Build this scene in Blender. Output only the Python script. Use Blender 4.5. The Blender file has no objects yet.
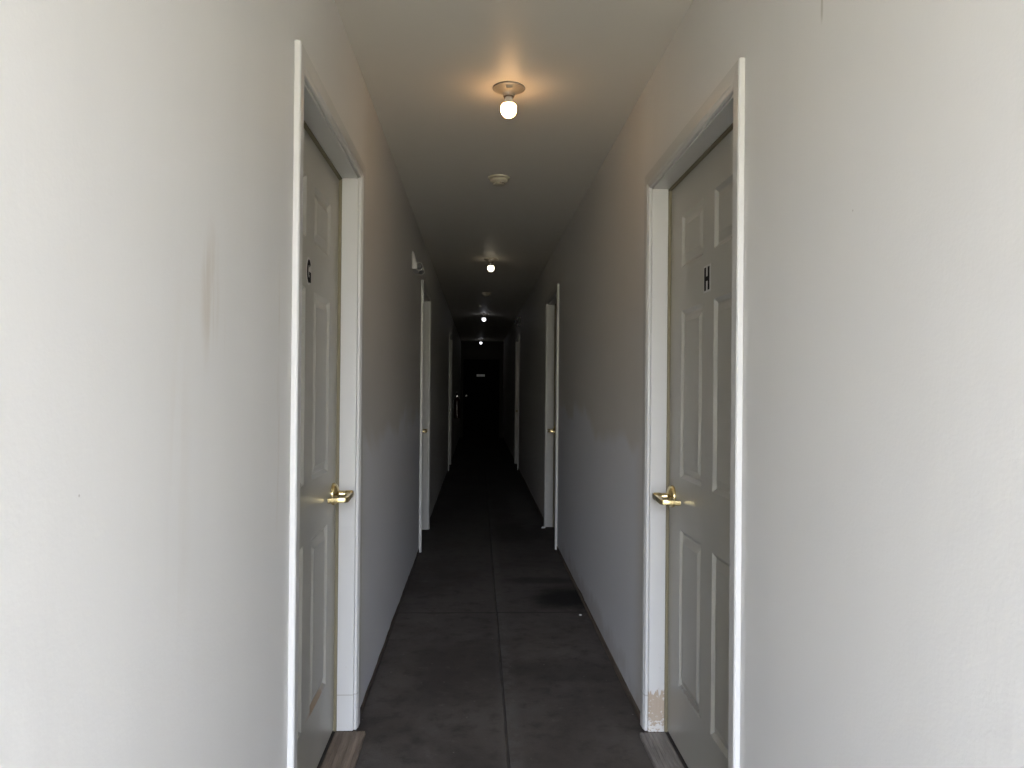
import bpy, bmesh, math, random
from mathutils import Vector, Matrix, noise

random.seed(7)
scene = bpy.context.scene
COL = scene.collection

# ------------------------------------------------------------------ sizes (metres)
WL, WR = -0.444, 0.634          # faces of the two long walls
CEIL = 2.44
EYE = 1.275
Y0 = -1.7                       # open mouth of the corridor, behind the camera
YE = 19.3                       # end wall
RECESS = 0.072                  # door face behind the wall face
POCKET = 0.125

# ------------------------------------------------------------------ materials
def mat(name):
    m = bpy.data.materials.new(name)
    m.use_nodes = True
    nt = m.node_tree
    return m, nt, nt.nodes['Principled BSDF']

def nd(nt, kind, **kw):
    n = nt.nodes.new(kind)
    for k, v in kw.items():
        setattr(n, k, v)
    return n

def setin(n, **kw):
    for k, v in kw.items():
        n.inputs[k.replace('_', ' ')].default_value = v

def mix(nt, fac, a, b):
    n = nd(nt, 'ShaderNodeMix', data_type='RGBA')
    for sock, v in ((n.inputs[0], fac), (n.inputs[6], a), (n.inputs[7], b)):
        if hasattr(v, 'links') or isinstance(v, bpy.types.NodeSocket):
            nt.links.new(v, sock)
        elif isinstance(v, (int, float)):
            sock.default_value = v
        else:
            sock.default_value = (*v, 1.0)
    return n.outputs[2]

def math_n(nt, op, a, b=None, clamp=False):
    n = nd(nt, 'ShaderNodeMath', operation=op, use_clamp=clamp)
    for i, v in enumerate((a, b)):
        if v is None:
            continue
        if isinstance(v, bpy.types.NodeSocket):
            nt.links.new(v, n.inputs[i])
        else:
            n.inputs[i].default_value = v
    return n.outputs[0]

def coords(nt, scale=(1, 1, 1), loc=(0, 0, 0)):
    tc = nd(nt, 'ShaderNodeTexCoord')
    mp = nd(nt, 'ShaderNodeMapping')
    mp.inputs['Scale'].default_value = scale
    mp.inputs['Location'].default_value = loc
    nt.links.new(tc.outputs['Object'], mp.inputs['Vector'])
    return mp.outputs[0]

def noise_n(nt, vec, scale, detail=4, rough=0.55, dist=0.0):
    n = nd(nt, 'ShaderNodeTexNoise')
    setin(n, Scale=scale, Detail=detail, Roughness=rough, Distortion=dist)
    nt.links.new(vec, n.inputs['Vector'])
    return n.outputs['Fac']

def ramp(nt, fac, lo, hi, a=0.0, b=1.0):
    n = nd(nt, 'ShaderNodeMapRange', interpolation_type='SMOOTHSTEP')
    nt.links.new(fac, n.inputs['Value'])
    n.inputs['From Min'].default_value = lo
    n.inputs['From Max'].default_value = hi
    n.inputs['To Min'].default_value = a
    n.inputs['To Max'].default_value = b
    return n.outputs['Result']

def bump(nt, p, height, strength, dist=0.002):
    b = nd(nt, 'ShaderNodeBump')
    b.inputs['Strength'].default_value = strength
    b.inputs['Distance'].default_value = dist
    nt.links.new(height, b.inputs['Height'])
    nt.links.new(b.outputs[0], p.inputs['Normal'])

def spot_mask(nt, vec_xyz, centre, radii, jitter_scale=6.0, jitter=0.6, soft=0.5):
    """0..1 mask of a blotch with a ragged border, in object space."""
    sub = nd(nt, 'ShaderNodeVectorMath', operation='SUBTRACT')
    nt.links.new(vec_xyz, sub.inputs[0])
    sub.inputs[1].default_value = centre
    div = nd(nt, 'ShaderNodeVectorMath', operation='DIVIDE')
    nt.links.new(sub.outputs[0], div.inputs[0])
    div.inputs[1].default_value = radii
    ln = nd(nt, 'ShaderNodeVectorMath', operation='LENGTH')
    nt.links.new(div.outputs[0], ln.inputs[0])
    nz = noise_n(nt, vec_xyz, jitter_scale, 4)
    d = math_n(nt, 'ADD', ln.outputs['Value'], math_n(nt, 'MULTIPLY', math_n(nt, 'SUBTRACT', nz, 0.5), 2 * jitter))
    return ramp(nt, d, 1.0 - soft, 1.0 + soft * 0.3, 1.0, 0.0)

def plain(name, col, rough=0.5, metal=0.0, spec=0.5, nscale=40, var=0.06, bmp=0.0):
    m, nt, p = mat(name)
    v = coords(nt)
    f = noise_n(nt, v, nscale, 3)
    c2 = tuple(max(0, c * (1 - var)) for c in col)
    nt.links.new(mix(nt, f, col, c2), p.inputs['Base Color'])
    p.inputs['Roughness'].default_value = rough
    p.inputs['Metallic'].default_value = metal
    p.inputs['Specular IOR Level'].default_value = spec
    if bmp:
        bump(nt, p, f, bmp)
    return m

WALL_COL = (0.70, 0.685, 0.65)

def wall_material(name, side):
    m, nt, p = mat(name)
    v = coords(nt)
    big = noise_n(nt, v, 0.9, 3)
    streak = noise_n(nt, coords(nt, (1, 5.0, 0.7)), 1.6, 4)
    c = mix(nt, ramp(nt, big, 0.35, 0.65), WALL_COL, tuple(k * 0.965 for k in WALL_COL))
    c = mix(nt, ramp(nt, streak, 0.45, 0.75, 0, 0.5), c, tuple(k * 0.95 for k in WALL_COL))
    sep = nd(nt, 'ShaderNodeSeparateXYZ')
    nt.links.new(v, sep.inputs[0])
    y, z = sep.outputs[1], sep.outputs[2]
    # a paler repaint over the lower wall between the first and second doors
    wob = noise_n(nt, coords(nt, (1, 1.0, 1.6), (0, 3.1 if side == 'left' else 0.4, 0)), 1.1, 2, dist=0.8)
    edge = math_n(nt, 'ADD', z, math_n(nt, 'MULTIPLY', math_n(nt, 'SUBTRACT', wob, 0.5), 0.55))
    low = ramp(nt, edge, 1.03, 1.13, 1.0, 0.0)
    win = math_n(nt, 'MULTIPLY', ramp(nt, y, 2.85, 3.1), ramp(nt, y, 5.8, 6.6, 1.0, 0.0))
    c = mix(nt, math_n(nt, 'MULTIPLY', math_n(nt, 'MULTIPLY', low, win), 1.0), c, (0.75, 0.755, 0.77))
    upper_tone = math_n(nt, 'MULTIPLY', math_n(nt, 'SUBTRACT', 1.0, low), win)  # browner tone above the repaint edge, over the same stretch
    c = mix(nt, math_n(nt, 'MULTIPLY', upper_tone, 0.5), c, (0.62, 0.585, 0.53))
    fine = noise_n(nt, v, 150, 3)
    if side == 'left':
        rub = noise_n(nt, coords(nt, (1, 26, 2.2)), 1.3, 4)
        for ce, ra, k in (((WL, 1.285, 1.425), (1, 0.045, 0.13), 0.32), ((WL, 1.345, 1.40), (1, 0.02, 0.10), 0.22),
                          ((WL, 1.72, 1.25), (1, 0.02, 0.30), 0.28), ((WL, 1.16, 1.15), (1, 0.05, 0.30), 0.07)):
            s = spot_mask(nt, v, ce, ra, 9, 0.35, 0.6)
            s = math_n(nt, 'MULTIPLY', s, ramp(nt, rub, 0.42, 0.62))
            c = mix(nt, math_n(nt, 'MULTIPLY', s, k), c, (0.43, 0.33, 0.21))
    else:
        for ce, ra, k in (((WR, 1.394, 1.99), (1, 0.006, 0.035), 0.5),):
            s = spot_mask(nt, v, ce, ra, 30, 0.3, 0.7)
            c = mix(nt, math_n(nt, 'MULTIPLY', s, k), c, (0.30, 0.27, 0.19))
        s = spot_mask(nt, v, (WR, 4.3, 0.05), (1, 1.6, 0.10), 7, 0.9, 0.7)
        c = mix(nt, math_n(nt, 'MULTIPLY', s, 0.35), c, (0.35, 0.31, 0.26))
    # pin specks
    vor = nd(nt, 'ShaderNodeTexVoronoi')
    vor.inputs['Scale'].default_value = 5.5
    nt.links.new(v, vor.inputs['Vector'])
    dots = ramp(nt, vor.outputs['Distance'], 0.006, 0.014, 0.5, 0.0)
    c = mix(nt, dots, c, (0.22, 0.17, 0.12))
    nt.links.new(c, p.inputs['Base Color'])
    p.inputs['Roughness'].default_value = 0.55
    p.inputs['Specular IOR Level'].default_value = 0.35
    h = math_n(nt, 'ADD', fine, math_n(nt, 'MULTIPLY', noise_n(nt, coords(nt, (1, 2.2, 0.8)), 9, 3), 2.5))
    bump(nt, p, h, 0.10, 0.003)
    return m

M_WL = wall_material('painted_wall_a', 'left')
M_WR = wall_material('painted_wall_b', 'right')
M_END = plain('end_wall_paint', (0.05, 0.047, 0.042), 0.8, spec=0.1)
M_CEIL = plain('ceiling_paint', (0.70, 0.66, 0.585), 0.50, spec=0.4, nscale=1.4, var=0.05)
M_TRIM = plain('trim_paint', (0.56, 0.55, 0.51), 0.35, nscale=25, var=0.05)
M_DOOR = plain('door_paint', (0.43, 0.42, 0.37), 0.27, nscale=18, var=0.05)
M_STRIP = plain('weatherstrip', (0.20, 0.17, 0.10), 0.6)
M_DARK = plain('dark_gap', (0.02, 0.018, 0.015), 0.9)
M_BRASS = plain('brass', (0.80, 0.65, 0.34), 0.25, metal=1.0, nscale=60, var=0.1)
M_BLACK = plain('black_plastic', (0.012, 0.012, 0.013), 0.4)
M_LETTER = plain('letter_black', (0.004, 0.004, 0.005), 0.7, spec=0.15)
M_STICK = plain('sticker_white', (0.60, 0.59, 0.57), 0.5)
M_PORC = plain('porcelain', (0.31, 0.265, 0.205), 0.3)
M_PLAST = plain('cream_plastic', (0.50, 0.45, 0.34), 0.4)
M_WPL = plain('white_plastic', (0.58, 0.56, 0.52), 0.35)
M_COLLAR = plain('dark_collar', (0.10, 0.07, 0.045), 0.45)
M_SLOT = plain('vent_slot', (0.10, 0.085, 0.055), 0.8)
M_CHROME = plain('chrome', (0.45, 0.45, 0.46), 0.25, metal=1.0)
M_LENS = plain('lamp_lens', (0.10, 0.10, 0.10), 0.12)
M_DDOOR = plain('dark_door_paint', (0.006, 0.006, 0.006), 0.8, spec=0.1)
M_SIGN = plain('sign_white', (0.85, 0.85, 0.84), 0.35)
M_SIGNINK = plain('sign_ink', (0.25, 0.25, 0.25), 0.5)
M_EXT = plain('extinguisher_enamel', (0.03, 0.005, 0.005), 0.25)
M_CHIP = plain('plaster_chip', (0.75, 0.73, 0.70), 0.8)

def bulb_material(name, col, strength):
    m, nt, p = mat(name)
    p.inputs['Base Color'].default_value = (0.9, 0.9, 0.88, 1)
    p.inputs['Emission Color'].default_value = (*col, 1)
    p.inputs['Emission Strength'].default_value = strength
    return m

def wood_material(name, light, dark, along=(1, 1, 1)):
    m, nt, p = mat(name)
    v = coords(nt, along)
    g = noise_n(nt, v, 3.0, 6, 0.65, 0.3)
    c = mix(nt, ramp(nt, g, 0.3, 0.7), dark, light)
    kn = noise_n(nt, coords(nt), 9, 3)
    c = mix(nt, ramp(nt, kn, 0.58, 0.75, 0, 0.55), c, tuple(k * 0.55 for k in dark))
    nt.links.new(c, p.inputs['Base Color'])
    p.inputs['Roughness'].default_value = 0.8
    bump(nt, p, g, 0.6, 0.004)
    return m

M_SILL_L = wood_material('sill_wood_brown', (0.25, 0.20, 0.15), (0.14, 0.105, 0.075), (14, 1.0, 14))
M_SILL_R = wood_material('sill_wood_grey', (0.30, 0.275, 0.245), (0.18, 0.16, 0.14), (12, 1.2, 12))
M_PLATE = wood_material('bare_wood_strip', (0.21, 0.16, 0.115), (0.065, 0.047, 0.034), (14, 1.0, 14))
M_PLATE_D = wood_material('dirty_wood_strip', (0.085, 0.06, 0.042), (0.04, 0.03, 0.02), (14, 1.0, 14))  # dirt plus the shade of the wall-foot gap, put into the wood colour

def peeled_material():
    m, nt, p = mat('peeling_trim_paint')
    v = coords(nt)
    sep = nd(nt, 'ShaderNodeSeparateXYZ')
    nt.links.new(v, sep.inputs[0])
    nz = noise_n(nt, coords(nt, (70, 70, 10)), 1.0, 4, 0.7)
    e = math_n(nt, 'ADD', sep.outputs[2], math_n(nt, 'MULTIPLY', math_n(nt, 'SUBTRACT', nz, 0.5), 0.16))
    k = ramp(nt, e, 0.158, 0.165, 1.0, 0.0)
    spots = noise_n(nt, coords(nt, (1, 1, 1.4)), 75, 4, 0.7)
    white_left = ramp(nt, math_n(nt, 'ADD', spots, math_n(nt, 'MULTIPLY', ramp(nt, sep.outputs[2], 0.03, 0.09, 1, 0), 0.16)), 0.60, 0.66)
    bare = mix(nt, noise_n(nt, coords(nt, (60, 60, 8)), 1, 4), (0.46, 0.38, 0.29), (0.33, 0.26, 0.19))
    bare = mix(nt, white_left, bare, (0.60, 0.58, 0.54))
    dirt = ramp(nt, noise_n(nt, v, 42, 4, 0.7), 0.66, 0.74, 0, 0.6)
    c = mix(nt, k, (0.56, 0.55, 0.52), bare)
    c = mix(nt, math_n(nt, 'MULTIPLY', dirt, ramp(nt, sep.outputs[2], 0.1, 0.6, 1, 0.0)), c, (0.18, 0.14, 0.10))
    nt.links.new(c, p.inputs['Base Color'])
    p.inputs['Roughness'].default_value = 0.5
    h = math_n(nt, 'SUBTRACT', 1.0, k)
    bump(nt, p, h, 0.5, 0.002)
    return m
M_PEEL = peeled_material()

def scuffed_trim():
    m, nt, p = mat('scuffed_trim_paint')
    v = coords(nt)
    sep = nd(nt, 'ShaderNodeSeparateXYZ')
    nt.links.new(v, sep.inputs[0])
    dirt = ramp(nt, noise_n(nt, v, 55, 4, 0.7), 0.67, 0.74, 0, 0.7)
    c = mix(nt, math_n(nt, 'MULTIPLY', dirt, ramp(nt, sep.outputs[2], 0.08, 0.5, 1, 0.12)), (0.56, 0.55, 0.52), (0.25, 0.20, 0.15))
    ln = ramp(nt, math_n(nt, 'ABSOLUTE', math_n(nt, 'SUBTRACT', sep.outputs[2], 0.148)), 0.0015, 0.003, 0.55, 0)
    c = mix(nt, ln, c, (0.3, 0.27, 0.22))
    nt.links.new(c, p.inputs['Base Color'])
    p.inputs['Roughness'].default_value = 0.4
    return m
M_SCUFF = scuffed_trim()

def door_scuff(side):
    """door paint with the bare scrape on the lowest moulding of the lettered doors"""
    m, nt, p = mat('scraped_door_paint_' + side)
    v = coords(nt)
    f = noise_n(nt, v, 18, 3)
    c = mix(nt, f, (0.43, 0.42, 0.37), (0.415, 0.40, 0.35))
    if side == 'left':
        s = spot_mask(nt, v, (WL - RECESS, 2.50, 0.250), (1, 0.15, 0.011), 40, 0.25, 0.4)
        c = mix(nt, s, c, (0.36, 0.27, 0.18))
    else:
        s = spot_mask(nt, v, (WR + RECESS, 2.49, 0.248), (1, 0.15, 0.006), 60, 0.8, 0.4)
        c = mix(nt, math_n(nt, 'MULTIPLY', s, 0.7), c, (0.22, 0.19, 0.15))
    sep = nd(nt, 'ShaderNodeSeparateXYZ')
    nt.links.new(v, sep.inputs[0])
    dirt = ramp(nt, noise_n(nt, coords(nt, (1, 1, 0.6)), 30, 4, 0.7), 0.68, 0.76, 0, 0.8)
    c = mix(nt, math_n(nt, 'MULTIPLY', dirt, ramp(nt, sep.outputs[2], 0.1, 0.35, 1, 0)), c, (0.12, 0.10, 0.08))
    nt.links.new(c, p.inputs['Base Color'])
    p.inputs['Roughness'].default_value = 0.36
    bump(nt, p, noise_n(nt, coords(nt, (1, 30, 2)), 4, 3), 0.04, 0.002)
    return m
M_DOOR_G = door_scuff('left')
M_DOOR_H = door_scuff('right')

def floor_material():
    m, nt, p = mat('worn_concrete')
    v = coords(nt)
    a = noise_n(nt, v, 1.6, 6, 0.6, 0.4)
    b = noise_n(nt, v, 11, 6, 0.7)
    g = noise_n(nt, v, 170, 3, 0.7)
    c = mix(nt, ramp(nt, a, 0.3, 0.7), (0.056, 0.047, 0.040), (0.104, 0.091, 0.079))
    c = mix(nt, ramp(nt, b, 0.45, 0.75, 0, 0.85), c, (0.038, 0.032, 0.028))
    c = mix(nt, ramp(nt, b, 0.25, 0.42, 0.7, 0), c, (0.135, 0.120, 0.105))
    c = mix(nt, ramp(nt, g, 0.55, 0.75, 0, 0.45), c, (0.045, 0.04, 0.036))
    sep = nd(nt, 'ShaderNodeSeparateXYZ')
    nt.links.new(v, sep.inputs[0])
    x, y = sep.outputs[0], sep.outputs[1]
    # pale dust beside the centre joint
    near = ramp(nt, math_n(nt, 'ABSOLUTE', math_n(nt, 'SUBTRACT', x, 0.135)), 0.0, 0.06, 0.45, 0)
    c = mix(nt, math_n(nt, 'MULTIPLY', near, ramp(nt, b, 0.4, 0.6)), c, (0.16, 0.15, 0.135))
    # dark damp stains along the right-hand side and in the depth of the passage
    for ce, ra, k in (((0.56, 4.62, 0), (0.26, 0.26, 1), 1.0), ((0.42, 5.05, 0), (0.34, 0.09, 1), 0.6), ((0.45, 3.45, 0), (0.30, 0.18, 1), 0.35),
                      ((0.35, 6.7, 0), (0.35, 0.5, 1), 0.5)):
        s = spot_mask(nt, v, ce, ra, 5, 0.55, 0.6)
        c = mix(nt, math_n(nt, 'MULTIPLY', s, k), c, (0.012, 0.010, 0.009))
    s = spot_mask(nt, v, (0.48, 8.3, 0), (0.16, 1.5, 1), 6, 0.7, 0.6)
    c = mix(nt, math_n(nt, 'MULTIPLY', s, 0.6), c, (0.17, 0.16, 0.15))
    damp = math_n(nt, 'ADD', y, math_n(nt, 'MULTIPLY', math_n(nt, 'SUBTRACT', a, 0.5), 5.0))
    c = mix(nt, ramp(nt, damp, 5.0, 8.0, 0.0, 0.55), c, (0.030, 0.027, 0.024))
    # cross joint
    yj = math_n(nt, 'ADD', y, math_n(nt, 'MULTIPLY', math_n(nt, 'SUBTRACT', b, 0.5), 0.03))
    ln = ramp(nt, math_n(nt, 'ABSOLUTE', math_n(nt, 'SUBTRACT', yj, 4.33)), 0.005, 0.014, 0.7, 0)
    c = mix(nt, ln, c, (0.03, 0.026, 0.022))
    # light grit
    vor = nd(nt, 'ShaderNodeTexVoronoi')
    vor.inputs['Scale'].default_value = 13
    nt.links.new(v, vor.inputs['Vector'])
    c = mix(nt, ramp(nt, vor.outputs['Distance'], 0.03, 0.05, 0.6, 0), c, (0.30, 0.28, 0.25))
    nt.links.new(c, p.inputs['Base Color'])
    p.inputs['Roughness'].default_value = 0.75
    p.inputs['Specular IOR Level'].default_value = 0.3
    bump(nt, p, math_n(nt, 'ADD', b, g), 0.35, 0.004)
    return m
M_FLOOR = floor_material()
M_APRON = plain('outside_ground', (0.44, 0.37, 0.23), 0.9, nscale=12, var=0.2)

# ------------------------------------------------------------------ mesh helpers
def new():
    return bmesh.new()

def box(bm, lo, hi):
    x0, y0, z0 = lo
    x1, y1, z1 = hi
    vs = [bm.verts.new(c) for c in ((x0, y0, z0), (x1, y0, z0), (x1, y1, z0), (x0, y1, z0),
                                    (x0, y0, z1), (x1, y0, z1), (x1, y1, z1), (x0, y1, z1))]
    return [bm.faces.new([vs[i] for i in f]) for f in
            ((3, 2, 1, 0), (4, 5, 6, 7), (0, 1, 5, 4), (1, 2, 6, 5), (2, 3, 7, 6), (3, 0, 4, 7))]

def prism(bm, pts_a, pts_b):
    """solid between two matching loops of 3-D points"""
    a = [bm.verts.new(p) for p in pts_a]
    b = [bm.verts.new(p) for p in pts_b]
    n = len(a)
    for i in range(n):
        bm.faces.new((a[i], a[(i + 1) % n], b[(i + 1) % n], b[i]))
    bm.faces.new(list(reversed(a)))
    bm.faces.new(b)

def lathe(bm, prof, n=32, centre=(0, 0, 0), axis=Vector((0, 0, 1))):
    """prof: (radius, height along axis) pairs"""
    axis = Vector(axis).normalized()
    u = axis.orthogonal().normalized()
    w = axis.cross(u)
    c = Vector(centre)
    rings = []
    for r, h in prof:
        if r < 1e-6:
            rings.append([bm.verts.new(c + axis * h)])
        else:
            rings.append([bm.verts.new(c + axis * h + (u * math.cos(t) + w * math.sin(t)) * r)
                          for t in (2 * math.pi * i / n for i in range(n))])
    for a, b in zip(rings, rings[1:]):
        for i in range(n):
            j = (i + 1) % n
            if len(a) == 1 and len(b) == 1:
                continue
            if len(a) == 1:
                bm.faces.new((a[0], b[i], b[j]))
            elif len(b) == 1:
                bm.faces.new((a[i], a[j], b[0]))
            else:
                bm.faces.new((a[i], a[j], b[j], b[i]))
    for ring in (rings[0], rings[-1]):
        if len(ring) > 1:
            bm.faces.new(ring)

def sup(c, boxy):
    """squarer section when boxy"""
    return math.copysign(abs(c) ** 0.22, c) if boxy else c

def tube(bm, pts, r, n=14, squash=1.0, up=Vector((0, 0, 1)), boxy=False):
    """swept bar through pts; squash scales the section across 'up'"""
    pts = [Vector(p) for p in pts]
    rings = []
    for i, p in enumerate(pts):
        if i == 0:
            t = pts[1] - p
        elif i == len(pts) - 1:
            t = p - pts[i - 1]
        else:
            t = (pts[i + 1] - p).normalized() + (p - pts[i - 1]).normalized()
        t.normalize()
        s = t.cross(up)
        if s.length < 1e-4:
            s = t.orthogonal()
        s.normalize()
        w = s.cross(t).normalized()
        rings.append([bm.verts.new(p + s * r * squash * sup(math.cos(a), boxy) + w * r * sup(math.sin(a), boxy))
                      for a in (2 * math.pi * k / n for k in range(n))])
    for a, b in zip(rings, rings[1:]):
        for k in range(n):
            bm.faces.new((a[k], a[(k + 1) % n], b[(k + 1) % n], b[k]))
    bm.faces.new(list(reversed(rings[0])))
    bm.faces.new(rings[-1])

def obj(name, bm, material, parent=None, bevel=0.0, smooth=False, seg=2, keep=False):
    """link bm (world coordinates) as ONE mesh object under its parent"""
    if not keep:
        bmesh.ops.recalc_face_normals(bm, faces=bm.faces)
    me = bpy.data.meshes.new(name)
    bm.to_mesh(me)
    bm.free()
    o = bpy.data.objects.new(name, me)
    COL.objects.link(o)
    for m in (material if isinstance(material, (list, tuple)) else [material]):
        me.materials.append(m)
    if smooth:
        for p in me.polygons:
            p.use_smooth = True
    if bevel:
        b = o.modifiers.new('bevel', 'BEVEL')
        b.width = bevel
        b.segments = seg
        b.limit_method = 'ANGLE'
        b.angle_limit = math.radians(40)
    if smooth:
        try:
            me.set_sharp_from_angle(angle=math.radians(42))
        except Exception:
            pass
    if parent is not None:
        o.parent = parent
        o.matrix_parent_inverse = Matrix.Translation(-world_loc(parent))
    return o

def world_loc(o):
    v = Vector(o.location)
    if o.parent is not None:
        v = o.matrix_parent_inverse.translation + v + world_loc(o.parent)
    return v

def tag(o, label=None, cat=None, group=None, kind=None):
    for k, v in (('label', label), ('category', cat), ('group', group), ('kind', kind)):
        if v:
            o[k] = v
    return o

def empty(name, loc, label, cat, group=None, kind=None):
    o = bpy.data.objects.new(name, None)
    o.empty_display_size = 0.1
    COL.objects.link(o)
    o.location = loc
    return tag(o, label, cat, group, kind)

class Side:
    """u runs along the passage, d stands out from the wall face into the passage, z is up"""
    def __init__(self, name):
        self.name = name
        self.left = name == 'left'
    def p(self, u, d, z):
        return Vector((WL + d, u, z)) if self.left else Vector((WR - d, u, z))
    def box(self, bm, u0, u1, d0, d1, z0, z1):
        a, b = self.p(u0, d0, z0), self.p(u1, d1, z1)
        return box(bm, [min(a[i], b[i]) for i in range(3)], [max(a[i], b[i]) for i in range(3)])
LEFT, RIGHT = Side('left'), Side('right')

# ------------------------------------------------------------------ where the doors are
# side, near and far jamb faces, head height
DOORS = [
    dict(s=LEFT,  u0=1.896, u1=2.816, top=2.035),
    dict(s=RIGHT, u0=1.866, u1=2.781, top=2.010),
    dict(s=LEFT,  u0=5.960, u1=6.84, top=2.035, ct=0.021),
    dict(s=RIGHT, u0=6.055, u1=6.975, top=2.035, ct=0.019),
    dict(s=LEFT,  u0=11.66, u1=12.57, top=2.035),
    dict(s=RIGHT, u0=11.86, u1=12.77, top=2.035),
]
JT = 0.019                       # jamb board thickness
CW, CT = 0.057, 0.016            # casing width, thickness

# ------------------------------------------------------------------ shell
def build_wall(s, material):
    bm = new()
    s.box(bm, Y0, YE + 0.2, -0.32, -POCKET, 0.0, CEIL)        # solid back
    spans, cur = [], Y0
    for d in DOORS:
        if d['s'] is s:
            spans.append((cur, d['u0'] - JT, True))
            spans.append((d['u0'] - JT, d['u1'] + JT, d['top'] + JT))
            cur = d['u1'] + JT
    spans.append((cur, YE + 0.05, True))
    rnd = random.Random(3 if s.left else 4)
    for a, b, k in spans:
        if k is True:
            # board whose bottom edge is broken off ragged, above the sole plate
            n = max(2, int((b - a) / 0.07))
            low = []
            for i in range(n + 1):
                u = a + (b - a) * i / n
                z = 0.030 + 0.012 * noise.noise(Vector((u * 2.3, 5 if s.left else 9, 0))) + rnd.uniform(-.004, .004)
                low.append((u, max(0.012, z)))
            loop = low + [(b, CEIL), (a, CEIL)]
            prism(bm, [s.p(u, 0, z) for u, z in loop], [s.p(u, -0.014, z) for u, z in loop])
            s.box(bm, a, b, -POCKET, -0.0145, 0.05, CEIL)
        else:
            s.box(bm, a, b, -POCKET, 0, k, CEIL)
    o = obj('wall_' + s.name, bm, material)
    return tag(o, kind='structure'), spans

wall_l, spans_l = build_wall(LEFT, M_WL)
wall_r, spans_r = build_wall(RIGHT, M_WR)
tag(wall_l, 'long white painted corridor wall with the G door and brown rub marks', 'wall')
tag(wall_r, 'long white painted corridor wall with the H door', 'wall')

def sole_plate(s, spans, material):
    bm = new()
    rnd = random.Random(11)
    for a, b, k in spans:
        if k is True:
            n = max(1, int((b - a) / 1.2))
            for i in range(n):
                u0, u1 = a + (b - a) * i / n, a + (b - a) * (i + 1) / n - 0.003
                o = rnd.uniform(0.0, 0.004)
                s.box(bm, u0, u1, -0.06, (0.003 if not s.left else 0.002) + o, 0.001, 0.034 + rnd.uniform(-.004, .004) if not s.left else 0.026)
    return tag(obj('baseboard_' + s.name, bm, material, bevel=0.002), kind='structure')
tag(sole_plate(LEFT, spans_l, M_PLATE_D), 'dark dirty timber strip exposed along the foot of the G door wall', 'baseboard')
tag(sole_plate(RIGHT, spans_r, M_PLATE), 'bare brown timber strip exposed along the foot of the H door wall', 'baseboard')

# floor slab with a tooled groove down its middle
bm = new()
gx, gw = 0.115, 0.0045
prof = [(WL - 0.3, 0), (gx - gw - .002, 0), (gx - gw, -.003), (gx - gw + .001, -.014), (gx + gw - .001, -.014),
        (gx + gw, -.003), (gx + gw + .002, 0), (WR + 0.3, 0), (WR + 0.3, -0.15), (WL - 0.3, -0.15)]
ys = [Y0 + (YE + 0.2 - Y0) * i / 80 for i in range(81)]
rows = []
for y in ys:
    wob = 0.004 * noise.noise(Vector((0, y * 0.9, 2)))
    rows.append([bm.verts.new((x + (wob if abs(x - gx) < .05 else 0), y, z)) for x, z in prof])
n = len(prof)
for a, b in zip(rows, rows[1:]):
    for i in range(n):
        bm.faces.new((a[i], a[(i + 1) % n], b[(i + 1) % n], b[i]))
bm.faces.new(rows[0]); bm.faces.new(list(reversed(rows[-1])))
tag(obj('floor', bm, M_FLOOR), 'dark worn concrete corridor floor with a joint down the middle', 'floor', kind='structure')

bm = new()
box(bm, (WL - 0.32, Y0, CEIL), (WR + 0.32, YE + 0.2, CEIL + 0.2))
tag(obj('ceiling', bm, M_CEIL), 'off white painted corridor ceiling', 'ceiling', kind='structure')

bm = new()
EDU0, EDU1, EDTOP = -0.375, 0.545, 1.985          # end door opening (x range)
box(bm, (WL - 0.05, YE + 0.08, -0.06), (WR + 0.05, YE + 0.19, CEIL))
box(bm, (WL - 0.01, YE, 0), (EDU0, YE + 0.08, CEIL))
box(bm, (EDU1, YE, 0), (WR + 0.01, YE + 0.08, CEIL))
box(bm, (EDU0, YE, EDTOP), (EDU1, YE + 0.08, CEIL))
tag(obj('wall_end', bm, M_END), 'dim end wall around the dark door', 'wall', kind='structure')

bm = new()
box(bm, (-9, Y0 - 14, -0.15), (9, Y0 - 0.001, -0.02))
tag(obj('ground', bm, M_APRON), 'pale dry ground outside the corridor mouth', 'ground', kind='structure')

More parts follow.
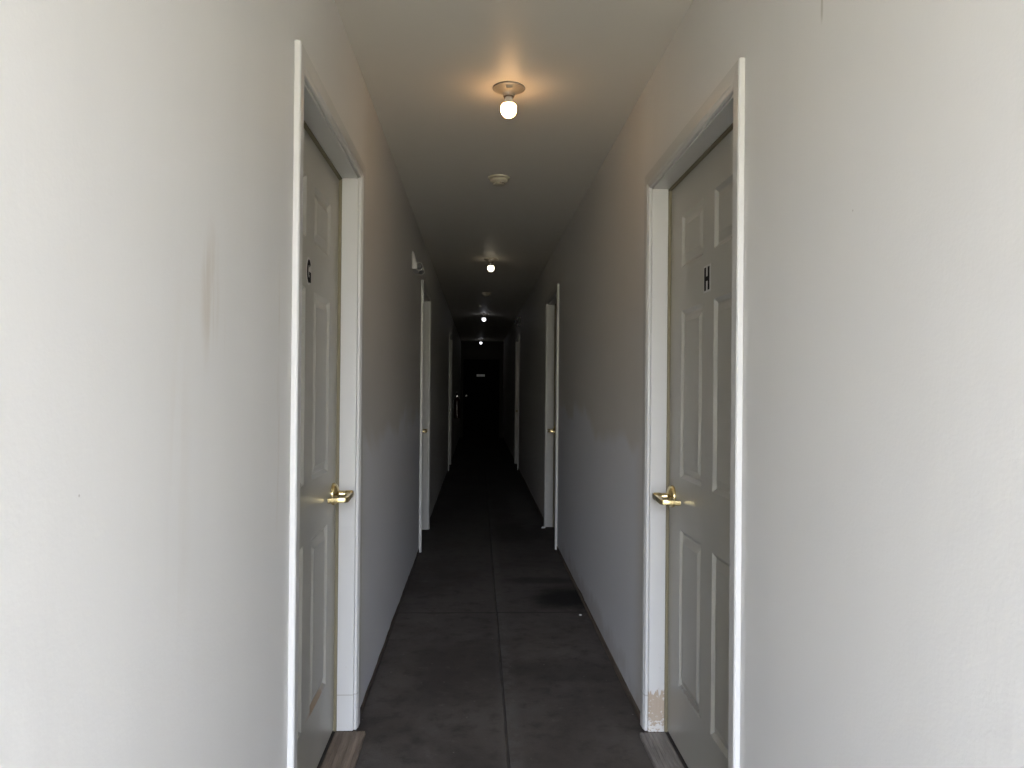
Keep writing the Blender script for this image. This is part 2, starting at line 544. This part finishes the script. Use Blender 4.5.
# ------------------------------------------------------------------ doors
def leaf_mesh(s, u0, u1, z0, z1, stile, mull, rows):
    """six-panel leaf: raised fields inside sunk mouldings, both pressed out of one sheet"""
    bm = new()
    pw = ((u1 - u0) - 2 * stile - mull) / 2
    us = [u0, u0 + stile, u0 + stile + pw, u0 + stile + pw + mull, u1 - stile, u1]
    zs = [z0] + [z for r in rows for z in r] + [z1]
    grid = [[bm.verts.new(s.p(u, -RECESS, z)) for z in zs] for u in us]
    panels = []
    for i in range(len(us) - 1):
        for j in range(len(zs) - 1):
            f = bm.faces.new((grid[i][j], grid[i + 1][j], grid[i + 1][j + 1], grid[i][j + 1]))
            if i in (1, 3) and j % 2 == 1:
                panels.append(f)
    bm.normal_update()
    out = s.p(0, 1, 0) - s.p(0, 0, 0)
    for f in bm.faces:
        if f.normal.dot(out) < 0:
            f.normal_flip()
    bm.normal_update()
    for th, dp in ((0.004, -0.003), (0.008, -0.0065), (0.006, 0.0), (0.020, 0.0078), (0.003, 0.0010)):
        bmesh.ops.inset_individual(bm, faces=panels, thickness=th, depth=dp, use_even_offset=True)
    # sides and back
    edge = [v for v in grid[0]] + [grid[i][-1] for i in range(1, len(us))] + [v for v in reversed(grid[-1])][1:] + [grid[i][0] for i in range(len(us) - 2, 0, -1)]
    back = [bm.verts.new(v.co - out * 0.044) for v in edge]
    m = len(edge)
    for i in range(m):
        bm.faces.new((edge[i], edge[(i + 1) % m], back[(i + 1) % m], back[i]))
    bm.faces.new(back)
    bmesh.ops.recalc_face_normals(bm, faces=bm.faces)
    return bm

def lever_handle(s, u, z, parent, chrome=M_BRASS, facing=-1):
    """round rose, spindle and a lever whose tip returns towards the door"""
    out = s.p(0, 1, 0) - s.p(0, 0, 0)
    d = -RECESS
    bm = new()
    lathe(bm, [(0, 0), (0.039, 0), (0.040, 0.003), (0.0385, 0.009), (0.033, 0.016), (0.022, 0.021), (0.014, 0.023), (0.0125, 0.026), (0.012, 0.056), (0, 0.056)], 28, s.p(u, d, z), out)
    h = obj('door_handle', bm, chrome, parent, smooth=True)
    h['label'] = 'polished brass door lever' if chrome is M_BRASS else 'metal door lever'
    bm = new()
    c = [(u + 0.012, d + 0.066), (u - 0.02 , d + 0.067), (u - 0.06, d + 0.068), (u - 0.108, d + 0.069), (u - 0.114, d + 0.0675), (u - 0.1165, d + 0.063), (u - 0.117, d + 0.030), (u - 0.117, d + 0.006)]
    tube(bm, [s.p(a, b, z - 0.001 * i) for i, (a, b) in enumerate(c)], 0.0085, 20, 0.85, boxy=True)
    lathe(bm, [(0, 0.046), (0.0125, 0.046), (0.0138, 0.050), (0.0138, 0.068), (0.011, 0.073), (0, 0.074)], 22, s.p(u, d, z), out)
    obj('lever', bm, chrome, h, smooth=True)
    return h

def glyph_bars(ch):
    """strokes of the door letters in a 1 x 1.5 cell"""
    if ch == 'H':
        return [[(0, 0), (.34, 0), (.34, 1.5), (0, 1.5)], [(.66, 0), (1, 0), (1, 1.5), (.66, 1.5)], [(.3, .60), (.7, .60), (.7, .90), (.3, .90)]]
    segs, n = [], 22
    a0, a1 = math.radians(38), math.radians(352)
    cx, cy, rx, ry, w = .5, .75, .5, .75, .33
    for i in range(n):
        t0, t1 = a0 + (a1 - a0) * i / n, a0 + (a1 - a0) * (i + 1) / n + .02
        segs.append([(cx + rx * math.cos(t0), cy + ry * math.sin(t0)), (cx + rx * math.cos(t1), cy + ry * math.sin(t1)),
                     (cx + (rx - w) * math.cos(t1), cy + (ry - w * 1.05) * math.sin(t1)), (cx + (rx - w) * math.cos(t0), cy + (ry - w * 1.05) * math.sin(t0))])
    segs.append([(.52, .50), (1.0, .50), (1.0, .73), (.52, .73)])
    segs.append([(.76, .06), (1.0, .06), (1.0, .70), (.76, .70)])
    return segs

def letter_sticker(s, ch, u, z, parent):
    d = -RECESS
    W, H = 0.054, 0.072
    sg = -1 if not s.left else 1      # reading direction along u, seen from inside the passage
    def place(p, dd):
        return s.p(u + sg * ((p[0] - .5) * W), d + dd, z + (p[1] / 1.5 - .5) * H)
    bm = new()
    m = 0.13
    if ch == 'H':
        pl = [(-m, -m), (1 + m, -m), (1 + m, 1.5 + m), (-m, 1.5 + m)]
    else:
        pl = [(.5 + (.5 + m) * math.cos(t), .75 + (.75 + m) * math.sin(t)) for t in (2 * math.pi * i / 28 for i in range(28))]
    prism(bm, [place(p, 0.0002) for p in pl], [place(p, 0.0009) for p in pl])
    o = obj('letter_sticker', bm, M_STICK, parent)
    o['label'] = 'white edged sticker with a black letter ' + ch
    bm = new()
    for i, q in enumerate(glyph_bars(ch)):
        e = 0.0013 + 0.00002 * (i % 3)
        prism(bm, [place(p, 0.0009) for p in q], [place(p, e) for p in q])
    l = obj('letter', bm, M_LETTER, o)
    l['label'] = 'black letter ' + ch
    return o

def build_door(i, D, label, leaf_mat, jamb_far_mat, letter=None, sill=0.0):
    s, u0, u1, top = D['s'], D['u0'], D['u1'], D['top']
    CT = D.get('ct', 0.016)
    root = empty('door_%d' % (i + 1), s.p((u0 + u1) / 2, 0, 0), label, 'door', kind='structure')
    zb = 0.002
    # jamb boards
    for nm, a, b, mt, ua, ub, za, zt in (('side_jamb', 0, 0, M_TRIM, u0 - JT, u0, zb, top), ('side_jamb', 0, 0, jamb_far_mat, u1, u1 + JT, zb + sill, top), ('head_jamb', 0, 0, M_TRIM, u0 - JT, u1 + JT, top, top + JT)):
        bm = new()
        s.box(bm, ua, ub, -POCKET + 0.001, 0.0, za, zt)
        obj(nm, bm, mt, root, bevel=0.0015)
    # stop beads the leaf closes against, with a tan weatherstrip behind each
    bm = new()
    s.box(bm, u0, u0 + 0.012, -RECESS + 0.013, -0.002, zb + sill, top)
    obj('door_stop', bm, M_TRIM, root, bevel=0.0015)
    bm = new()
    s.box(bm, u1 - 0.002, u1, -RECESS + 0.013, -0.002, zb + sill, top)
    obj('door_stop', bm, jamb_far_mat, root)
    bm = new()
    s.box(bm, u1 - 0.006, u1 - 0.0005, -RECESS + 0.001, -RECESS + 0.0125, zb + sill, top - 0.001)
    s.box(bm, u0 + 0.0005, u0 + 0.006, -RECESS + 0.001, -RECESS + 0.0125, zb + sill, top - 0.001)
    s.box(bm, u0 + 0.006, u1 - 0.006, -RECESS + 0.001, -RECESS + 0.0125, top - 0.007, top - 0.001)
    obj('weatherstrip', bm, M_STRIP, root)['label'] = 'tan weatherstrip'
    # casing: flat boards with a thinner inner edge, mitred at the head
    rv = 0.006
    sec = [(0, 0.0005), (CW, 0.0005), (CW, CT - 0.003), (CW - 0.004, CT), (0.016, CT - 0.001), (0.010, CT - 0.004), (0.003, CT - 0.005), (0, CT - 0.008)]
    for sgn, ue in ((-1, u0 - rv), (1, u1 + rv)):
        bm = new()
        prism(bm, [s.p(ue + sgn * w, d, zb + (sill if sgn > 0 else 0)) for w, d in sec], [s.p(ue + sgn * w, d, top + rv + w) for w, d in sec])
        obj('side_casing', bm, M_SCUFF if letter else M_TRIM, root, bevel=0.001)
    bm = new()
    prism(bm, [s.p(u0 - rv - w, d, top + rv + w) for w, d in sec], [s.p(u1 + rv + w, d, top + rv + w) for w, d in sec])
    obj('head_casing', bm, M_TRIM, root, bevel=0.001)
    # leaf
    lz0, lz1 = 0.024, top - 0.006
    k = (lz1 - 0.0) / 2.0
    rows = [(0.240 * k, 0.785 * k), (0.965 * k, 1.545 * k), (1.695 * k, 1.875 * k)]
    obj('door_leaf', leaf_mesh(s, u0 + 0.003, u1 - 0.003, lz0, lz1, 0.146, 0.115, rows), leaf_mat, root)['label'] = 'grey green six panel door leaf'
    # hinges on the near edge
    for hz in (0.22, 1.02, top - 0.22):
        bm = new()
        lathe(bm, [(0, -0.045), (0.004, -0.045), (0.0055, -0.04), (0.0055, 0.04), (0.004, 0.045), (0, 0.045)], 12, s.p(u0 + 0.004, -RECESS - 0.050, hz))
        s.box(bm, u0 + 0.0002, u0 + 0.0028, -RECESS - 0.048, -RECESS - 0.004, hz - 0.044, hz + 0.044)
        obj('hinge', bm, M_BRASS, root)
    lever_handle(s, u1 - 0.058, 0.889, root)
    # dark bar standing in for the shade in the gap under the leaf
    bm = new()
    s.box(bm, u0 + 0.004, u1 - 0.004, -RECESS - 0.04, -RECESS - 0.003, 0.0165 if sill else 0.003, 0.0235)
    obj('door_sweep', bm, M_DARK, root)['label'] = 'dark door sweep'
    if letter:
        letter_sticker(s, letter, (u0 + u1) / 2 + (0.012 if letter == 'H' else -0.018), 1.618 if letter == 'H' else 1.622, root)
    return root

SILL = 0.016
build_door(0, DOORS[0], 'grey six panel door marked with the letter G in white casing', M_DOOR_G, M_SCUFF, 'G', SILL)
build_door(1, DOORS[1], 'grey six panel door marked with the letter H, peeling paint at its jamb foot', M_DOOR_H, M_PEEL, 'H', SILL)
build_door(2, DOORS[2], 'white cased door just past the G door on the same wall', M_DOOR, M_TRIM)
build_door(3, DOORS[3], 'white cased door just past the H door, its brass lever showing', M_DOOR, M_TRIM)
build_door(4, DOORS[4], 'dim distant door, third along the wall that has the G door', M_DOOR, M_TRIM)
build_door(5, DOORS[5], 'dim distant door, third along the wall that has the H door', M_DOOR, M_TRIM)

def threshold(s, D, d1, material, label, seed):
    rnd = random.Random(seed)
    u0, u1 = D['u0'] + 0.001, D['u1'] - 0.0005
    # grooved deck board: a row of ridges across its width
    d0 = -RECESS + 0.007
    top = []
    n = 7
    for i in range(n):
        a = d0 + (d1 - d0) * i / n
        b = d0 + (d1 - d0) * (i + 1) / n
        top += [(a + 0.001, SILL - 0.0025), (a + 0.0035, SILL - 0.0005), (b - 0.0025, SILL - 0.0005)]
    loop = [(d0, 0.001)] + [(d0, SILL - 0.003)] + top + [(d1, SILL - 0.004), (d1, 0.001)]
    bm = new()
    m = 30
    rings = []
    for k in range(m + 1):
        u = u0 + (u1 - u0) * k / m
        rings.append([bm.verts.new(s.p(u, d + (rnd.uniform(-.0015, .0015) if d == d1 else 0), z)) for d, z in loop])
    c = len(loop)
    for a, b in zip(rings, rings[1:]):
        for k in range(c):
            bm.faces.new((a[k], a[(k + 1) % c], b[(k + 1) % c], b[k]))
    bm.faces.new(rings[0]); bm.faces.new(list(reversed(rings[-1])))
    return tag(obj('threshold_board', bm, material), label, 'threshold', 'threshold boards of the lettered doors')

threshold(LEFT, DOORS[0], 0.045, M_SILL_L, 'weathered brown grooved wooden threshold board under the G door', 1)
threshold(RIGHT, DOORS[1], 0.030, M_SILL_R, 'weathered grey wooden threshold board under the H door', 2)

# ------------------------------------------------------------------ end door
root = empty('door_7', (0.085, YE, 0), 'dark door closing the far end of the corridor, small white sign on it', 'door', kind='structure')
for nm, lo, hi in (('side_casing', (EDU0 - 0.055, YE - 0.016, 0.002), (EDU0 + 0.004, YE - 0.0005, EDTOP)), ('side_casing', (EDU1 - 0.004, YE - 0.016, 0.002), (EDU1 + 0.055, YE - 0.0005, EDTOP)), ('head_casing', (EDU0 - 0.055, YE - 0.016, EDTOP), (EDU1 + 0.055, YE - 0.0005, EDTOP + 0.058))):
    bm = new()
    box(bm, lo, hi)
    obj(nm, bm, M_END, root, bevel=0.003)
bm = new()
box(bm, (EDU0 + 0.005, YE + 0.01, 0.003), (EDU1 - 0.005, YE + 0.054, EDTOP - 0.005))
fr = [f for f in bm.faces if f.calc_center_median().y < YE + 0.012]
bmesh.ops.recalc_face_normals(bm, faces=bm.faces)
bmesh.ops.inset_individual(bm, faces=fr, thickness=0.11, depth=0.0)
bmesh.ops.inset_individual(bm, faces=fr, thickness=0.012, depth=-0.006)
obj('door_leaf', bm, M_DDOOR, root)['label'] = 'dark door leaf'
bm = new()
lathe(bm, [(0, 0), (0.033, 0), (0.031, 0.008), (0.014, 0.012), (0.012, 0.03), (0.024, 0.038), (0.028, 0.05), (0.024, 0.062), (0, 0.066)], 24, (-0.295, YE + 0.0095, 1.06), (0, -1, 0))
obj('door_knob', bm, M_CHROME, root, smooth=True)['label'] = 'chrome door knob'
bm = new()
box(bm, (-0.04, YE + 0.002, 1.545), (0.17, YE + 0.0095, 1.605))
sg = obj('sign', bm, M_SIGN, root, bevel=0.002)
sg['label'] = 'small white sign'

# ------------------------------------------------------------------ ceiling lights
def ceiling_light(x, y, col, strength, label):
    root = empty('ceiling_light', (x, y, CEIL), label, 'ceiling light', 'bare bulb ceiling lights along the corridor')
    dn = (0, 0, -1)
    c = (x, y, CEIL)
    bm = new()
    lathe(bm, [(0, 0.0), (0.062, 0.0), (0.0635, 0.003), (0.062, 0.006), (0.058, 0.0075), (0.055, 0.009), (0.048, 0.013), (0.036, 0.018), (0.027, 0.022), (0.0235, 0.026), (0.0225, 0.034), (0, 0.034)], 48, c, dn)
    box(bm, (x - 0.012, y - 0.050, CEIL - 0.020), (x + 0.012, y - 0.036, CEIL - 0.009))
    obj('base', bm, M_PORC, root, smooth=True)['label'] = 'porcelain lampholder'
    bm = new()
    lathe(bm, [(0, 0.0342), (0.0195, 0.0342), (0.0205, 0.036), (0.0195, 0.0385), (0, 0.0385)], 32, c, dn)
    obj('socket_collar', bm, M_COLLAR, root, smooth=True)['label'] = 'dark socket collar'
    bm = new()
    r, h0 = 0.0308, 0.0865
    prof = [(0, 0.0655), (0.0255, 0.0655), (0.0285, 0.0685), (0.0300, 0.0745)]
    for i in range(13):
        t = math.radians(-12 + (90 + 12) * i / 12)
        prof.append((max(0.0, r * math.cos(t)) if i < 12 else 0.0, h0 + r * math.sin(t)))
    lathe(bm, prof, 32, c, dn)
    b = obj('bulb', bm, bulb_material('lit_bulb', col, strength), root, smooth=True)
    b['label'] = 'lit white bulb'
    bm = new()
    lathe(bm, [(0, 0.0388), (0.0145, 0.0388), (0.0155, 0.044), (0.0195, 0.054), (0.0255, 0.0650), (0, 0.0650)], 32, c, dn)
    obj('bulb_neck', bm, M_WPL, b, smooth=True)['label'] = 'white plastic bulb neck'
    return root

ceiling_light(0.1088, 2.96, (1.0, 0.57, 0.24), 14.5, 'bare bulb ceiling light nearest the camera, in a warm orange glow')
ceiling_light(0.106, 6.92, (1.0, 0.86, 0.62), 2.4, 'bare bulb ceiling light second from the camera, between two detectors')
ceiling_light(0.084, 12.14, (0.92, 0.92, 1.0), 2.2, 'bare bulb ceiling light third from the camera, cool white')
ceiling_light(0.060, 18.6, (0.92, 0.94, 1.0), 1.7, 'tiny bare bulb ceiling light farthest away, before the dark end door')

# ------------------------------------------------------------------ smoke detectors
def smoke_detector(x, y, label):
    root = empty('smoke_detector', (x, y, CEIL), label, 'smoke detector', 'smoke detectors on the corridor ceiling')
    c, dn = (x, y, CEIL), (0, 0, -1)
    bm = new()
    lathe(bm, [(0, 0), (0.060, 0), (0.061, 0.002), (0.060, 0.008), (0.055, 0.010), (0, 0.010)], 40, c, dn)
    obj('base', bm, M_PLAST, root, smooth=True)
    bm = new()
    lathe(bm, [(0, 0.0102), (0.050, 0.0102), (0.051, 0.016), (0.047, 0.024), (0.040, 0.029), (0.034, 0.031), (0.034, 0.040), (0.030, 0.043), (0, 0.044)], 40, c, dn)
    obj('housing', bm, M_PLAST, root, smooth=True)
    bm = new()
    for i in range(18):
        t = 2 * math.pi * i / 18
        R = Matrix.Translation((x, y, CEIL)) @ Matrix.Rotation(t, 4, 'Z')
        fs = box(bm, (0.0335, -0.003, -0.0385), (0.0352, 0.003, -0.0320))
        bmesh.ops.transform(bm, matrix=R, verts=list({v for f in fs for v in f.verts}))
    obj('vent', bm, M_SLOT, root)['label'] = 'dark vent slots'
    return root

smoke_detector(0.105, 4.23, 'round cream smoke detector between the first and second bulbs')
smoke_detector(0.094, 9.43, 'dim round smoke detector between the second and third bulbs')

# ------------------------------------------------------------------ emergency lights
def lamp_head(parent, s, u, d, z, r, aim, shell, ln):
    out = s.p(0, 1, 0) - s.p(0, 0, 0)
    a = (Vector((0, aim[0], aim[2])) + out * aim[1]).normalized()
    bm = new()
    lathe(bm, [(0, -ln), (r * 0.55, -ln), (r * 0.85, -ln * 0.6), (r, 0), (r, 0.004), (r * 0.86, 0.005), (r * 0.84, 0.0), (0, 0.0)], 26, s.p(u, d, z), a)
    h = obj('lamp_head', bm, shell, parent, smooth=True)
    bm = new()
    lathe(bm, [(r * 0.80, 0.0005), (r * 0.80, 0.001), (r * 0.6, 0.005), (r * 0.3, 0.0075), (0, 0.008)], 26, s.p(u, d, z), a)
    obj('lens', bm, M_LENS, h, smooth=True)['label'] = 'clear round lens'
    return h

root = empty('emergency_light', LEFT.p(5.15, 0, 2.05), 'pale twin head emergency light on the wall above the second G side door', 'emergency light')
bm = new()
sec = [(0.0005, 2.052), (0.030, 2.052), (0.034, 2.060), (0.032, 2.092), (0.016, 2.158), (0.010, 2.168), (0.0005, 2.168)]
prism(bm, [LEFT.p(5.06, d, z) for d, z in sec], [LEFT.p(5.28, d, z) for d, z in sec])
obj('housing', bm, M_WPL, root, bevel=0.003)
for u, z in ((5.085, 2.082), (5.245, 2.074)):
    bm = new()
    tube(bm, [LEFT.p(u + 0.012, 0.026, z - 0.004), LEFT.p(u + 0.012, 0.040, z - 0.006)], 0.008, 10)
    obj('swivel', bm, M_COLLAR, root, smooth=True)['label'] = 'dark swivel'
    lamp_head(root, LEFT, u, 0.046, z - 0.008, 0.029, (-0.9, 0.45, -0.25), M_WPL, 0.036)

root = empty('emergency_light', RIGHT.p(11.55, 0, 2.20), 'small black emergency light high on the wall near the third bulb', 'emergency light')
bm = new()
RIGHT.box(bm, 11.46, 11.68, 0.0005, 0.036, 2.205, 2.345)
obj('housing', bm, M_BLACK, root, bevel=0.004)
for u, d, z in ((11.47, 0.058, 2.32), (11.47, 0.058, 2.245), (11.66, 0.082, 2.285)):
    bm = new()
    tube(bm, [RIGHT.p(u + 0.012, 0.03, z), RIGHT.p(u + 0.012, d - 0.004, z)], 0.007, 10)
    obj('swivel', bm, M_BLACK, root, smooth=True)
    lamp_head(root, RIGHT, u, d, z, 0.020, (-0.95, 0.25, -0.12), M_BLACK, 0.022)

# ------------------------------------------------------------------ fire extinguisher, far down the left wall
ex, ey = WL + 0.070, 13.7
root = empty('fire_extinguisher', (ex, ey, 0.72), 'dark fire extinguisher hung low in the gloom near the end door', 'fire extinguisher')
bm = new()
lathe(bm, [(0, 0.0), (0.050, 0.0), (0.054, 0.008), (0.055, 0.02), (0.055, 0.30), (0.050, 0.33), (0.034, 0.352), (0.016, 0.362), (0.016, 0.375), (0, 0.375)], 28, (ex, ey, 0.72))
obj('cylinder', bm, M_EXT, root, smooth=True)
bm = new()
lathe(bm, [(0, 0.3752), (0.014, 0.3752), (0.014, 0.405), (0.011, 0.41), (0, 0.41)], 18, (ex, ey, 0.72))
lathe(bm, [(0, 0.0), (0.014, 0.0), (0.014, 0.012), (0, 0.013)], 18, (ex, ey - 0.0135, 1.110), (0, -1, 0))
obj('valve', bm, M_CHROME, root, smooth=True)['label'] = 'chrome valve and gauge'
bm = new()
prism(bm, [(ex - 0.012, ey - 0.02, 1.131), (ex - 0.012, ey - 0.11, 1.165), (ex - 0.012, ey - 0.11, 1.171), (ex - 0.012, ey + 0.02, 1.140)], [(ex + 0.012, ey - 0.02, 1.131), (ex + 0.012, ey - 0.11, 1.165), (ex + 0.012, ey - 0.11, 1.171), (ex + 0.012, ey + 0.02, 1.140)])
obj('trigger', bm, M_BLACK, root)
bm = new()
tube(bm, [(ex, ey + 0.0145, 1.11), (ex + 0.01, ey + 0.06, 1.105), (ex + 0.02, ey + 0.085, 1.06), (ex + 0.02, ey + 0.080, 0.98), (ex + 0.02, ey + 0.072, 0.86)], 0.009, 10)
obj('hose', bm, M_BLACK, root, smooth=True)
bm = new()
box(bm, (WL + 0.0005, ey - 0.03, 0.90), (ex - 0.0555, ey + 0.03, 1.05))
obj('bracket', bm, M_BLACK, root)

# ------------------------------------------------------------------ bits on the floor
def chip(x, y, r, label, seed, group=None):
    rnd = random.Random(seed)
    bm = new()
    bmesh.ops.create_icosphere(bm, subdivisions=2, radius=r)
    for v in bm.verts:
        v.co *= rnd.uniform(0.75, 1.15)
        v.co.z = max(-r * 0.28, v.co.z * 0.5)
    zmin = min(v.co.z for v in bm.verts)
    for v in bm.verts:
        v.co += Vector((x, y, -zmin + 0.0005))
    return tag(obj('plaster_chip', bm, M_CHIP), label, 'plaster chip', group)
chip(0.585, 4.27, 0.008, 'tiny white plaster chip on the floor beside the dark stain', 5)
chip(0.605, 6.93, 0.02, 'pale lump of broken plaster at the jamb foot of the second H side door', 6)

# ------------------------------------------------------------------ daylight
w = bpy.data.worlds.new('overcast_sky')
scene.world = w
w.use_nodes = True
nt = w.node_tree
bg = nt.nodes['Background']
tc = nd(nt, 'ShaderNodeTexCoord')
sp = nd(nt, 'ShaderNodeSeparateXYZ')
nt.links.new(tc.outputs['Generated'], sp.inputs[0])
f = ramp(nt, sp.outputs[2], 0.04, 0.24)
nt.links.new(mix(nt, f, (0.36, 0.34, 0.28), (1.07, 1.20, 1.52)), bg.inputs['Color'])
bg.inputs['Strength'].default_value = 12.6

# daylight enters through the open mouth of the corridor (sampling portal)
pl = bpy.data.lights.new('mouth_portal', 'AREA')
pl.shape = 'RECTANGLE'
pl.size, pl.size_y = WR - WL, CEIL
pl.cycles.is_portal = True
po = bpy.data.objects.new('mouth_portal', pl)
COL.objects.link(po)
po.location = ((WL + WR) / 2, Y0 + 0.005, CEIL / 2)
po.rotation_euler = (math.radians(90), 0, 0)      # faces +y, into the passage

# ------------------------------------------------------------------ camera
yaw, pitch, roll, fpx = 0.0444, 0.0047, 0.0091, 763.7
fwd = Vector((math.sin(yaw) * math.cos(pitch), math.cos(yaw) * math.cos(pitch), math.sin(pitch)))
right = Vector((math.cos(yaw), -math.sin(yaw), 0))
up = right.cross(fwd)
r2 = right * math.cos(roll) + up * math.sin(roll)
u2 = up * math.cos(roll) - right * math.sin(roll)
cam = bpy.data.cameras.new('camera')
cam.sensor_fit = 'HORIZONTAL'
cam.sensor_width = 36
cam.lens = fpx / 1024 * 36
cam.clip_start = 0.02
co = bpy.data.objects.new('camera', cam)
COL.objects.link(co)
M = Matrix((r2, u2, -fwd)).transposed().to_4x4()
M.translation = (0, 0, EYE)
co.matrix_world = M
scene.camera = co

vs = scene.view_settings
vs.view_transform = 'Standard'
vs.look = 'None'
vs.gamma = 1
vs.use_curve_mapping = False
vs.exposure = 1.0
